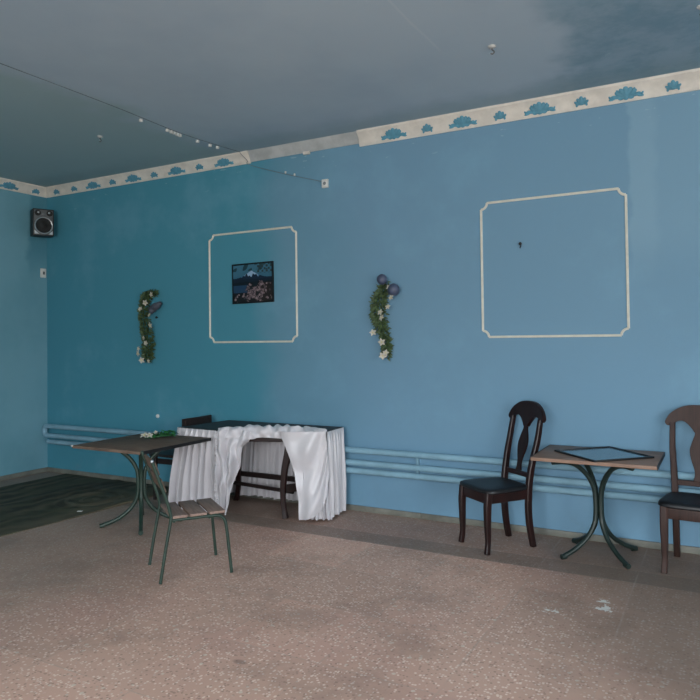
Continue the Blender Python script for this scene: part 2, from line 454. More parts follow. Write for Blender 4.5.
# moulding frames on the wall
def panel_frame(x0, x1, z0, z1, label, tilt=0):
    t = thing('panel_frame', label, 'wall moulding', ((x0+x1)/2, 0, z0))
    w = (x1-x0)/2; h = z1-z0; c = .05; hw = .0095
    def strip(a, b):
        bm = bmesh.new(); a = Vector(a); b = Vector(b); d = (b-a).normalized(); s = Vector((-d.z, 0, d.x))
        pr = [(-hw, 0), (-hw, -.006), (-hw*.5, -.011), (0, -.008), (hw*.5, -.011), (hw, -.006), (hw, 0)]
        rings(bm, [[a+s*q+Vector((0, yy, 0)) for q, yy in pr], [b+s*q+Vector((0, yy, 0)) for q, yy in pr]])
        return bm
    for nm, a, b in (('top_strip', (-w+c, 0, h), (w-c, 0, h)), ('bottom_strip', (-w+c, 0, 0), (w-c, 0, 0)), ('side_strip', (-w, 0, c), (-w, 0, h-c)), ('side_strip', (w, 0, c), (w, 0, h-c))):
        link(nm, strip(a, b), M['mould'], t)
    for sx, sz in ((-1, 0), (1, 0), (-1, 1), (1, 1)):
        cx, cz = sx*w, sz*h; dx = -sx; dz = 1 if sz == 0 else -1
        pts = []
        for k in range(9):       # concave quarter round
            a = PI/2*k/8
            pts.append(Vector((cx+dx*c*math.cos(a), 0, cz+dz*c*math.sin(a))))
        bm = bmesh.new(); r = []
        for i, p in enumerate(pts):
            dd = (pts[min(i+1, 8)]-pts[max(i-1, 0)]).normalized(); s = Vector((-dd.z, 0, dd.x))
            r.append([p+s*q+Vector((0, yy, 0)) for q, yy in ((-hw, 0), (-hw, -.006), (-hw*.5, -.011), (0, -.008), (hw*.5, -.011), (hw, -.006), (hw, 0))])
        rings(bm, r); link('corner_piece', bm, M['mould'], t)
    t.rotation_euler = (0, tilt, 0)
    return t
panel_frame(2.5502, 3.618, 1.531, 2.628, 'white moulding frame on the wall around the small mountain picture')
panel_frame(5.4413, 6.5537, 1.5504, 2.648, 'empty white moulding frame enclosing only bare blue wall, above the right-hand chairs')

# picture: blossoms below a snowy peak
def picture():
    t = thing('picture', 'small picture of a snowy mountain and blossom hung inside a white moulding frame', 'picture', (3.107, 0, 1.92))
    W, H = .489, .386
    NX, NY = 110, 88
    rnd = random.Random(11)
    blos = [(rnd.gauss(.52, .22), rnd.gauss(.30, .17), rnd.uniform(.008, .026), rnd.random()) for _ in range(420)]
    blos = [b for b in blos if b[1] < .12+.62*b[0]+.1*math.sin(b[0]*19) and b[1] < .56 and math.sin(b[0]*23)*math.sin(b[1]*21) > -.45]
    def colr(u, v):
        sky = (84+16*v, 132+12*v, 152+8*v)
        c = sky
        n = math.sin(u*17+v*9)*.5+math.sin(u*31-v*23)*.5
        if v > .82 and n > .2: c = (72, 112, 124)
        if u > .62 and v > .74 and math.sin(u*60)*math.sin(v*50) > .1: c = (92, 108, 108)
        ridge = .635+.185*max(0, 1-abs(u-.48)/.42)**1.7
        if v < ridge:
            snow = v > .700+.022*math.sin(u*75) - .03*math.sin(u*31)
            c = (158, 176, 192) if snow and abs(u-.48) < .16 else (112, 146, 172) if snow else (52, 84, 112)
        if v < .60: c = (44, 72, 98)
        if v < .53: c = (34, 54, 72)
        if v < .46: c = (66, 108, 136) if u < .4 else (48, 66, 80)
        if v < .26: c = (50, 54, 58)
        if u > .68 and v < .5: c = (84, 74, 68)
        for bx, by, r, k in blos:
            if (u-bx)**2+((v-by)*.8)**2 < r*r:
                c = (168-60*k, 154-58*k, 156-54*k)
        if u < .018 or u > .978 or v < .02 or v > .975: c = (20, 24, 32)
        return c
    bm = bmesh.new(); cl = bm.loops.layers.color.new('Col')
    d = .018
    V = [[bm.verts.new((-W/2+W*i/NX, -d, H*j/NY)) for i in range(NX+1)] for j in range(NY+1)]
    for j in range(NY):
        for i in range(NX):
            f = bm.faces.new((V[j][i], V[j][i+1], V[j+1][i+1], V[j+1][i]))
            cc = colr((i+.5)/NX, (j+.5)/NY); gm = sum(cc)/3
            c = lin(tuple(max(0, min(230, (q*.75+gm*.25)*1.22)) for q in cc))
            for l in f.loops: l[cl] = c
    me = bpy.data.meshes.new('print'); bm.to_mesh(me); bm.free()
    o = bpy.data.objects.new('print', me); COL.objects.link(o); me.materials.append(M['prn']); o.parent = t
    bm = bmesh.new()
    e = .006
    box(bm, -W/2-e, -W/2, -d-.002, -.001, -e, H+e); box(bm, W/2, W/2+e, -d-.002, -.001, -e, H+e)
    box(bm, -W/2, W/2, -d-.002, -.001, -e, 0); box(bm, -W/2, W/2, -d-.002, -.001, H, H+e)
    link('edging', bm, M['black'], t, smooth=False)
    bm = bmesh.new(); box(bm, -W/2, W/2, -d+.002, -.001, 0, H); link('backing_board', bm, M['black'], t, smooth=False)
    t.rotation_euler = (0, -.012, 0)
picture()

# heating pipes
hp = thing('heating_pipes', 'three pale blue painted heating pipes running low along the whole back wall', 'heating pipes', (0, 0, 0))
for z, y, x0 in ((.553, -.062, .06), (.443, -.062, .06), (.372, -.066, .10)):
    bm = bmesh.new(); tube(bm, [(x0, y, z), (11.96, y, z)], .027, 14, sm=False)
    link('pipe', bm, M['pipe'], hp)
bm = bmesh.new()
tube(bm, [(.09, -.062, .553), (.05, -.062, .547), (.035, -.062, .52), (.035, -.062, .475), (.05, -.062, .449), (.09, -.062, .443)], .029, 12)
link('return_bend', bm, M['pipe'], hp)
for x in (1.5, 3.3, 4.85, 7.4, 9.2):
    bm = bmesh.new(); box(bm, x-.012, x+.012, -.034, -.002, .35, .56, .003); link('bracket', bm, M['pipe'], hp)

# ceiling / wall cable with clips, junction box
cb = thing('power_cord', 'thin grey cable clipped across the ceiling and slanting down the back wall', 'cable', (2.95, 0, RZ))
bm = bmesh.new()
tube(bm, [(.04, -4.4, -.006), (.04, -2.6, -.006), (.03, -1.65, -.006), (-.01, -.9, -.006), (.02, -.4, -.006), (.06, -.078, -.006)], .0026, 6)
tube(bm, [(.06, -.078, -.006), (.075, -.074, -.03), (.115, -.03, -.09), (.14, -.012, -.135), (.60, -.006, -.29), (.97, -.008, -.40)], .0026, 6)
link('wire', bm, M['cable'], cb)
for (x, y) in ((2.917, -1.284), (2.915, -.971), (2.912, -.925), (2.908, -.885), (2.905, -.845), (2.903, -.805), (2.915, -.584), (2.925, -.42), (2.94, -.33)):
    bm = bmesh.new(); box(bm, x-2.95-.013, x-2.95+.013, y-.013, y+.013, -.026, -.0005, .005); link('clip', bm, M['white'], cb)
for (x, z) in ((3.507, 3.16), (3.611, 3.125)):
    bm = bmesh.new(); box(bm, x-2.95-.008, x-2.95+.008, -.013, -.0005, z-RZ-.011, z-RZ+.011, .004); link('clip', bm, M['white'], cb)
jb = thing('junction_box', 'small pale junction box high on the back wall at the lower end of the cable', 'junction box', (3.955, 0, 2.995))
bm = bmesh.new(); box(bm, -.032, .032, -.028, -.0005, -.04, .04, .006); link('housing', bm, M['white'], jb)
bm = bmesh.new(); lathe(bm, [(.001, .031), (.014, .031), (.016, .028)], 14, (0, -1, 0)); link('cover_screw', bm, M['cable'], jb)
# ceiling hooks
for x, y, lab in ((5.907, -1.165, 'white ceiling hook rose above the empty moulding frame'), (2.244, -1.131, 'small ceiling hook rose left of the cable, near the left wall'), (7.10, -1.07, 'ceiling hook rose cut by the right picture edge at the top corner')):
    h = thing('ceiling_hook', lab, 'ceiling hook', (x, y, RZ), 0, None)
    bm = bmesh.new(); lathe(bm, [(.001, -.0005), (.026, -.0005), (.025, -.008), (.016, -.014), (.009, -.016), (.001, -.016)], 20); link('rose', bm, M['greywhite'], h)
    bm = bmesh.new(); tube(bm, [(0, 0, -.015), (0, 0, -.024), (.010, 0, -.034), (.013, 0, -.044), (.003, 0, -.052), (-.010, 0, -.046)], .0045, 8); link('hook', bm, M['greypl'], h)

# speaker
def speaker():
    c = Vector((.160, -.185, 2.80)); F = Vector((.906, -.423, 0)).normalized()
    rz = math.atan2(F.y, F.x)+PI/2       # local -Y is the front
    t = thing('loudspeaker', 'black and silver loudspeaker box hung high in the corner of the two walls', 'loudspeaker', c, rz)
    W, H, D = .114, .312, .08
    bm = bmesh.new(); box(bm, -W, W, -D, D, 0, H, .008); link('cabinet', bm, M['blackpl'], t)
    bm = bmesh.new()
    box(bm, -W+.012, W-.012, -D-.006, -D-.0005, .012, H-.012, .004); link('front_panel', bm, M['greypl'], t)
    y = -D-.006
    bm = bmesh.new(); lathe(bm, [(.094, 0), (.100, .004), (.096, .010), (.088, .006), (.088, .0005), (.094, 0)], 32, (0, -1, 0), (0, y, .118)); link('woofer_ring', bm, M['silver'], t)
    bm = bmesh.new(); lathe(bm, [(.088, .0005), (.086, .005), (.070, .001), (.034, .0015), (.028, .005), (.012, .011), (.001, .012)], 32, (0, -1, 0), (0, y, .118)); link('woofer_cone', bm, M['cone'], t)
    for s in (-1, 1):
        bm = bmesh.new(); lathe(bm, [(.001, .004), (.014, .003), (.030, .005), (.034, .002), (.034, .0005), (.001, .0005)], 20, (0, -1, 0), (s*.064, y, .262)); link('tweeter', bm, M['cone'], t)
    for s in (-1, 1):
        bm = bmesh.new(); lathe(bm, [(.012, .006), (.001, .013)], 14, (0, -1, 0), (s*.058, y, .268)); link('tweeter_dome', bm, M['silver'], t)
    bm = bmesh.new(); lathe(bm, [(.018, .0005), (.018, .004), (.010, .007), (.001, .007)], 16, (0, -1, 0), (0, y, .256)); link('port', bm, M['greypl'], t)
    for s in (-1, 1):
        bm = bmesh.new()
        a = [bm.verts.new((s*(W-.016), y-.003, .016)), bm.verts.new((s*(W-.062), y-.003, .016)), bm.verts.new((s*(W-.016), y-.003, .058))]
        b = [bm.verts.new(v.co+Vector((0, .0028, 0))) for v in a]
        bm.faces.new(a); bm.faces.new(b[::-1])
        for i in range(3): bm.faces.new((a[i], a[(i+1) % 3], b[(i+1) % 3], b[i]))
        link('corner_plate', bm, M['silver'], t, smooth=False)
    bm = bmesh.new(); Minv = (Matrix.Translation(c) @ Matrix.Rotation(rz, 4, 'Z')).inverted()
    tube(bm, [Minv @ Vector(p) for p in ((.001, -.155, 2.97), (.05, -.165, 2.97), (.11, -.165, 2.97))], .012, 8)
    link('wall_bracket', bm, M['black'], t)
speaker()

# little fixtures on the walls
s = thing('wall_switch', 'small pale box on the left wall below the loudspeaker by the corner', 'switch', (0, -.062, 2.385))
bm = bmesh.new(); box(bm, .0005, .022, -.035, .035, -.055, .055, .006); link('housing', bm, M['white'], s)
bm = bmesh.new(); box(bm, .022, .028, -.012, .012, -.018, .018, .003); link('rocker', bm, M['greypl'], s)
s = thing('wall_plug', 'tiny white plug on the teal back wall below the left garland', 'wall plug', (1.812, 0, .742))
bm = bmesh.new(); lathe(bm, [(.001, .0005), (.022, .0005), (.020, .012), (.012, .018), (.001, .018)], 16, (0, -1, 0)); link('cap', bm, M['white'], s)
for x, z, lab in ((5.765, 2.291, 'black nail in the bare wall inside the empty moulding frame'), (1.82, 1.805, 'dark nail in the teal wall just right of the left garland')):
    s = thing('nail', lab, 'nail', (x, 0, z))
    bm = bmesh.new(); lathe(bm, [(.001, .0005), (.005, .0005), (.005, .020), (.013, .021), (.013, .026), (.001, .027)], 12, (0, -1, 0)); link('nail_head', bm, M['black'], s)
    if x > 5: 
        bm = bmesh.new(); tube(bm, [(0, -.02, .005), (.004, -.022, -.016), (-.004, -.02, -.034)], .005, 6); link('wire_loop', bm, M['black'], s)

# garlands
def leaf(bm, p, d, n, L, W):
    d = d.normalized(); s = d.cross(n)
    if s.length < 1e-3: s = d.orthogonal()
    s.normalize(); n = s.cross(d)
    r = []
    for t, w in ((0, .1), (.3, .9), (.6, .8), (.85, .4), (1, .04)):
        c = p+d*L*t - n*L*.25*t*t
        r.append([bm.verts.new(c+s*W*w+n*W*w*.35), bm.verts.new(c), bm.verts.new(c-s*W*w+n*W*w*.35)])
    for a, b in zip(r, r[1:]):
        for i in (0, 1): bm.faces.new((a[i], a[i+1], b[i+1], b[i]))
def flower(p, r, par, rnd, nrm=Vector((0, -1, 0))):
    bm = bmesh.new(); n = (nrm+Vector((rnd.uniform(-.4, .4), 0, rnd.uniform(-.3, .5)))).normalized()
    u = n.orthogonal().normalized(); w = n.cross(u); a0 = rnd.random()*6
    for k in range(5):
        a = a0+2*PI*k/5; d = u*math.cos(a)+w*math.sin(a)
        leaf(bm, p+n*.002, d+n*.35, n, r, r*.38)
    o = link('flower', bm, M['flower'], par)
    bm = bmesh.new(); ball(bm, p+n*.008, r*.2, u=8, v=6); link('flower_centre', bm, M['yellow'], o)
def garland(name, label, path, widths, flowers, seed, nleaf):
    rnd = random.Random(seed)
    o0 = Vector((path[0][0], 0, path[0][1]))
    t = thing('hanging_garland', label, 'garland', o0)
    P = spline([Vector((x, -.035, z))-o0 for x, z in path], 10)
    bm = bmesh.new(); tube(bm, P, .006, 6, sm=False); link('stem', bm, M['leaf'], t)
    bm = bmesh.new()
    for k in range(nleaf):
        f = rnd.random(); p = P[int(f*(len(P)-1))]; w = ip(widths, f)
        a = rnd.random()*2*PI; rr = w*math.sqrt(rnd.random())
        q = p+Vector((math.cos(a)*rr, -abs(math.sin(a))*rr*.8+.012, rnd.uniform(-.02, .02)))
        q.y = min(q.y, -.012)
        d = Vector((math.cos(a)*.9, -abs(math.sin(a))*.5, rnd.uniform(-1.1, .6)))
        leaf(bm, q, d, Vector((rnd.uniform(-.5, .5), -1, rnd.uniform(-.2, .6))), rnd.uniform(.028, .05), rnd.uniform(.006, .011))
    for v in bm.verts: v.co.y = min(v.co.y, -.004)
    link('foliage', bm, M['leaf'], t)
    for x, z in flowers: flower(Vector((x, -.10, z))-o0, rnd.uniform(.026, .038), t, rnd)
    return t, o0
g1, o1 = garland('g', 'leafy garland with small white flowers on the teal wall, left of the mountain picture',
    [(1.80, 2.07), (1.72, 2.06), (1.655, 1.97), (1.65, 1.80), (1.70, 1.62), (1.715, 1.47), (1.70, 1.35)],
    [(0, .045), (.2, .062), (.4, .05), (.65, .072), (.85, .075), (1, .05)],
    [(1.83, 2.05), (1.74, 1.965), (1.665, 1.898), (1.80, 1.829), (1.815, 1.722), (1.715, 1.585), (1.744, 1.531), (1.638, 1.47), (1.633, 1.42), (1.683, 1.348), (1.786, 1.338)], 3, 950)
bm = bmesh.new()
ball(bm, Vector((1.85, -.06, 1.925))-o1, .062, 1.35, .6, .62, mtx=Matrix.Rotation(-.35, 4, 'Y'))
ball(bm, Vector((1.78, -.05, 1.885))-o1, .05, 1.1, .6, .8)
for v in bm.verts: v.co += Vector((math.sin(v.co.z*90)*.005, math.sin(v.co.x*80)*.006, math.sin(v.co.x*70)*.006))
b = link('deflated_balloon', bm, M['withered'], g1); b['label'] = 'shrivelled grey balloon at the top of the garland'
g2, o2 = garland('g', 'leafy garland topped by two round grey-blue balloons, right of the mountain picture',
    [(4.57, 2.03), (4.525, 1.93), (4.50, 1.82), (4.51, 1.72), (4.55, 1.60), (4.575, 1.50), (4.565, 1.39)],
    [(0, .03), (.2, .06), (.4, .066), (.6, .055), (.75, .032), (1, .03)],
    [(4.64, 1.99), (4.66, 1.90), (4.627, 1.821), (4.567, 1.727), (4.555, 1.775), (4.478, 1.60), (4.564, 1.518), (4.601, 1.422), (4.57, 1.40)], 5, 620)
for x, z, r in ((4.562, 2.065, .047), (4.672, 1.970, .055)):
    bm = bmesh.new(); ball(bm, Vector((x, -.08, z))-o2, r, 1, .9, 1, 22, 14)
    b = link('balloon', bm, M['berry'], g2); b['label'] = 'round grey-blue balloon'

# ------------------------------------------------------------------ lino sheet and scrap
bm = bmesh.new()
NX, NY = 44, 90; X0, X1, Y0, Y1 = .37, 2.19, -4.3, -.035
def hgt(x, y):
    h = .008+.004*math.sin(x*3.1+y*1.7)*math.sin(y*2.3)
    r = math.hypot(x-1.70, (y+.80))
    h += .020*math.exp(-((r-.2)/.28)**2)*(.5+.5*math.sin(r*34))
    h += .008*math.exp(-((x-1.25-.08*math.sin(y*2))/.05)**2)
    return max(.006, h)
def rp(i, j):
    x = lerp(X0, X1, i/NX); y = lerp(Y0, Y1, j/NY)
    f = (x-X0)/(X1-X0)
    return x+.055*y*f+.010*math.sin(y*3.3), y+.006*math.sin(x*4)
top = [[bm.verts.new((*rp(i, j), hgt(*rp(i, j)))) for i in range(NX+1)] for j in range(NY+1)]
bot = [[bm.verts.new((*rp(i, j), .001)) for i in range(NX+1)] for j in range(NY+1)]
for j in range(NY):
    for i in range(NX):
        bm.faces.new((top[j][i], top[j][i+1], top[j+1][i+1], top[j+1][i]))
        bm.faces.new((bot[j][i], bot[j+1][i], bot[j+1][i+1], bot[j][i+1]))
for i in range(NX):
    bm.faces.new((top[0][i], bot[0][i], bot[0][i+1], top[0][i+1])); bm.faces.new((top[NY][i], top[NY][i+1], bot[NY][i+1], bot[NY][i]))
for j in range(NY):
    bm.faces.new((top[j][0], top[j+1][0], bot[j+1][0], bot[j][0])); bm.faces.new((top[j][NX], bot[j][NX], bot[j+1][NX], top[j+1][NX]))
tag(link('linoleum_rug', bm, M['rug']), 'dark worn linoleum sheet lying rumpled on the floor along the left wall', 'floor covering')

bm = bmesh.new(); box(bm, -.022, .022, -.014, .014, .0, .003, 0, Matrix.Rotation(.5, 4, 'Z'))
ps = tag(link('paper_scrap', bm, M['paper'], smooth=False), 'tiny white paper scrap near the edge of the dark linoleum sheet', 'paper scrap')
ps.location = (2.03, -1.19, .0165)

# ------------------------------------------------------------------ pedestal tables
def pedestal(name, label, loc, topsize, toff, H, mt, mm, rz=0, edge=None, th=.024, rf=.30):
    t = thing(name, label, 'table', loc, rz)
    w, d = topsize[0]/2, topsize[1]/2; ox, oy = toff
    bm = bmesh.new(); box(bm, ox-w, ox+w, oy-d, oy+d, H-th, H, .003); link('tabletop', bm, mt, t)
    for k in range(4):
        a = PI/4+PI/2*k
        prof = [(.365, H-th-.0165), (.27, H-th-.018), (.18, H-th-.045), (.095, H-th-.115), (.042, H-th-.20), (.026, .41), (.0255, .29), (.042, .215), (.10, .13), (.20, .06), (rf, .018)]
        bm = bmesh.new()
        tube(bm, [(math.cos(a)*r, math.sin(a)*r, z) for r, z in prof], .0165, 12, 5)
        l = link('leg', bm, mm, t)
        bm = bmesh.new(); tube(bm, [(math.cos(a)*(rf-.03), math.sin(a)*(rf-.03), .0205), (math.cos(a)*(rf+.008), math.sin(a)*(rf+.008), .0185)], .0182, 12, sm=False)
        link('foot_cap', bm, mm, l)
        bm = bmesh.new(); box(bm, -.055, .055, -.02, .02, H-th-.008, H-th-.0003, .002, Matrix.Rotation(a, 4, 'Z') @ Matrix.Translation((.32, 0, 0))); link('mounting_plate', bm, M['black'], l)
    for e in edge or ():
        bm = bmesh.new()
        g = .004
        dims = {'r': (ox+w, ox+w+g, oy-d, oy+d), 'l': (ox-w-g, ox-w, oy-d, oy+d), 'b': (ox-w, ox+w, oy+d, oy+d+g), 'f': (ox-w, ox+w, oy-d-g, oy-d)}[e]
        box(bm, *dims, H-th-.002, H+.001); link('edge_band', bm, M['black'], t, smooth=False)
    return t
pedestal('pedestal_table', 'brown square table with a dark curved four-legged pedestal, between the two dark-seated chairs', (6.37, -.335, 0), (.80, .60), (.012, -.04), .715, M['chip'], M['gmetal'], 0, 'rlb')
gt = pedestal('pedestal_table', 'dark plank-topped table on a green pedestal at the left, behind the green metal chair', (2.83, -1.22, 0), (.77, .81), (.05, -.02), .708, M['planks'], M['gmetal2'], 0, 'r', rf=.325)
bm = bmesh.new(); box(bm, -.34, -.325, -.432, -.418, .698, .7095, .002); link('chipped_corner', bm, M['white'], gt)
# picture frame lying on the right table
fr = thing('empty_picture_frame', 'black square picture frame with pale glass lying flat on the brown table', 'picture frame', (6.41, -.375, .7165), math.radians(45))
S = .235; e = .014
for nm, a in (('frame_bar', (-S, S, S-e, S)), ('frame_bar', (-S, S, -S, -S+e)), ('frame_bar', (-S, -S+e, -S+e, S-e)), ('frame_bar', (S-e, S, -S+e, S-e))):
    bm = bmesh.new(); box(bm, *a, 0, .012, .002); link(nm, bm, M['black'], fr)
bm = bmesh.new(); box(bm, -S+e, S-e, -S+e, S-e, .001, .005); link('glass', bm, M['glass'], fr, smooth=False)
# artificial spray on the left table
def spray():
    rnd = random.Random(21)
    t = thing('artificial_flower_spray', 'bright green plastic spray with white flowers lying on the dark left table', 'artificial flowers', (2.86, -1.05, .709))
    bm = bmesh.new(); tube(bm, [(-.06, -.10, .012), (0, 0, .015), (.03, .06, .015), (.05, .12, .012)], .004, 6); link('stem', bm, M['leafb'], t)
    bm = bmesh.new()
    for k in range(85):
        f = rnd.random()**.6
        p = Vector((lerp(-.06, .05, f)+rnd.gauss(0, .02), lerp(-.08, .12, f)+rnd.gauss(0, .018), rnd.uniform(.012, .045)))
        d = Vector((rnd.uniform(-.6, .8), rnd.uniform(-.4, 1), rnd.uniform(-.2, .35)))
        leaf(bm, p, d, Vector((rnd.uniform(-.4, .4), rnd.uniform(-.4, .4), 1)), rnd.uniform(.035, .065), rnd.uniform(.010, .016))
    for v in bm.verts: v.co.z = max(v.co.z, .002)
    link('foliage', bm, M['leafb'], t)
    for p, r in (((-.055, -.105, .03), .042), ((-.02, -.085, .03), .034), ((-.01, -.02, .05), .02)):
        flower(Vector(p), r, t, rnd, Vector((.5, -.6, .8)))
spray()

# ------------------------------------------------------------------ green slatted chair
def slat_chair():
    t = thing('slatted_chair', 'green tubular metal chair with brown wooden slats in front of the dark left table', 'chair', (3.965, -1.89, 0), math.radians(-35.4))
    mm = M['gmetal2']; r = .0105
    for s in (1, -1):
        bm = bmesh.new()
        tube(bm, [(s*.208, -.222, .006), (s*.206, -.190, .20), (s*.204, -.155, .39), (s*.204, -.154, .43), (s*.204, -.180, .53), (s*.204, -.225, .66), (s*.204, -.268, .782)], r, 10)
        l = link('rear_leg', bm, mm, t)
        bm = bmesh.new(); ball(bm, (s*.204, -.2685, .784), .0115, u=10, v=6); link('tube_cap', bm, M['silver'] if s > 0 else mm, l)
        bm = bmesh.new()
        tube(bm, [(s*.184, -.155, .392), (s*.185, 0, .392), (s*.186, .10, .392), (s*.188, .165, .387), (s*.192, .200, .357), (s*.196, .213, .30), (s*.202, .228, .15), (s*.207, .242, .006)], r, 10)
        l = link('front_leg', bm, mm, t)
        for y, rr in ((-.222, s*.208), (.242, s*.207)):
            pass
    for y, z in ((-.13, .385), (.10, .383)):
        bm = bmesh.new(); tube(bm, [(-.19, y, z), (.19, y, z)], .009, 8, sm=False); link('cross_rail', bm, mm, t)
    for y0, y1 in ((-.150, -.045), (-.027, .083), (.101, .205)):
        bm = bmesh.new(); box(bm, -.198, .198, y0, y1, .403, .421, .004); link('seat_slat', bm, M['slat'], t)
    for z0, z1 in ((.575, .665), (.688, .775)):
        # back slat tilted along the uprights
        zc = (z0+z1)/2; yc = -.225-(zc-.66)*.35
        bm = bmesh.new(); box(bm, -.193, .193, -.008, .008, -(z1-z0)/2, (z1-z0)/2, .003, Matrix.Translation((0, yc+.012, zc)) @ Matrix.Rotation(.34, 4, 'X'))
        link('back_slat', bm, M['planks'], t)
slat_chair()

# ------------------------------------------------------------------ dining chairs
def dining_chair(label, loc, rz, wood, lean=1.0):
    t = thing('dining_chair', label, 'chair', loc, rz, None)
    def by(z): return -.19 + ip([(.42, 0), (.5, -.008), (.64, -.036), (.78, -.074), (.93, -.108), (1.06, -.130)], z)*lean
    for s in (1, -1):     # front legs
        bm = bmesh.new()
        bar(bm, [(s*.165, .175, .43), (s*.166, .185, .33), (s*.165, .186, .20), (s*.166, .185, .09), (s*.170, .197, .001)], [(.048, .048), (.048, .048), (.042, .042), (.034, .034), (.036, .036)])
        link('front_leg', bm, wood, t)
        bm = bmesh.new()  # rear leg and stile in one bent piece
        bar(bm, [(s*.150, -.222, .001), (s*.148, -.200, .12), (s*.147, -.186, .26), (s*.150, -.190, .42), (s*.152, by(.52), .52), (s*.158, by(.64), .64), (s*.166, by(.78), .78), (s*.165, by(.93), .93)], [(.039, .040), (.041, .044), (.042, .046), (.041, .045), (.038, .040), (.034, .036)])
        link('rear_leg', bm, wood, t)
    bm = bmesh.new()
    box(bm, -.15, .15, .172, .194, .355, .425, .003); link('front_rail', bm, wood, t)
    bm = bmesh.new(); box(bm, -.135, .135, -.192, -.170, .355, .425, .003); link('rear_rail', bm, wood, t)
    for s in (1, -1):
        bm = bmesh.new(); bar(bm, [(s*.166, .165, .39), (s*.150, -.165, .39)], [(.022, .07)], up=(0, 0, 1)); link('side_rail', bm, wood, t)
    # cushion : rounded trapezoid
    bm = bmesh.new(); rs = []
    for z, k in ((.426, .95), (.434, 1.0), (.448, 1.0), (.458, .965), (.464, .86), (.467, .55), (.468, .1)):
        ring = []
        for i in range(48):
            a = 2*PI*i/48; ca, sa = math.cos(a), math.sin(a)
            e = 2/5.5
            x = math.copysign(abs(ca)**e, ca); y = math.copysign(abs(sa)**e, sa)
            wx = .186+.030*(y+1)/2
            ring.append(Vector((x*wx*k, .012+y*.200*k, z)))
        rs.append(ring)
    rings(bm, rs); link('seat_cushion', bm, M['leather'], t)
    # back: y of the back plane at height z
    def plate(outl, th, nm, bow=0.0):
        bm = bmesh.new(); fr_, bk = [], []
        for x, z in outl:
            y = by(z)-bow*(1-(x/.21)**2)
            fr_.append(Vector((x, y+th/2, z))); bk.append(Vector((x, y-th/2, z)))
        n = len(outl)
        vf = [bm.verts.new(p) for p in fr_]; vb = [bm.verts.new(p) for p in bk]
        f1 = bm.faces.new(vf); f2 = bm.faces.new(vb[::-1])
        for i in range(n): bm.faces.new((vf[i], vb[i], vb[(i+1) % n], vf[(i+1) % n]))
        bm.normal_update()
        ee = [e for e in bm.edges if (f1 in e.link_faces) != (f2 in e.link_faces)]
        bmesh.ops.bevel(bm, geom=ee, offset=.005, segments=2, affect='EDGES')
        bmesh.ops.triangulate(bm, faces=[f for f in bm.faces if len(f.verts) > 4])
        return link(nm, bm, wood, t)
    def sym(half):  # half outline from top centre down the right to bottom centre
        return half+[(-x, z) for x, z in half[::-1] if x > 1e-6]
    # crest rail
    q = spline([Vector((0, 0, 1.056)), Vector((.06, 0, 1.053)), Vector((.12, 0, 1.035)), Vector((.176, 0, .997)), Vector((.208, 0, .950)), Vector((.212, 0, .926)), Vector((.198, 0, .910)), Vector((.172, 0, .912)),
                Vector((.140, 0, .935)), Vector((.105, 0, .945)), Vector((.070, 0, .925)), Vector((.040, 0, .890)), Vector((.024, 0, .865)), Vector((0, 0, .862))], 4)
    plate(sym([(p.x, p.z) for p in q]), .032, 'crest_rail', .012)
    q = spline([Vector((0, 0, .875)), Vector((.022, 0, .872)), Vector((.027, 0, .845)), Vector((.046, 0, .79)), Vector((.057, 0, .745)), Vector((.051, 0, .69)), Vector((.030, 0, .62)), Vector((.026, 0, .575)), Vector((.034, 0, .535)), Vector((0, 0, .532))], 4)
    plate(sym([(p.x, p.z) for p in q]), .014, 'splat', .008)
    bm = bmesh.new(); bar(bm, [(-.150, by(.52), .522), (0, by(.52)-.008, .520), (.150, by(.52), .522)], [(.022, .036)], up=(0, 0, 1)); link('lower_back_rail', bm, wood, t)
    return t
dining_chair('dark mahogany dining chair with black seat and vase-shaped splat, left of the brown table', (5.652, -.425, 0), math.radians(142), M['mahog'], 1.0)
dining_chair('brown wooden dining chair with black seat cut off by the right picture edge', (6.984, -.345, 0), math.radians(175.5), M['brownwood'], .6)

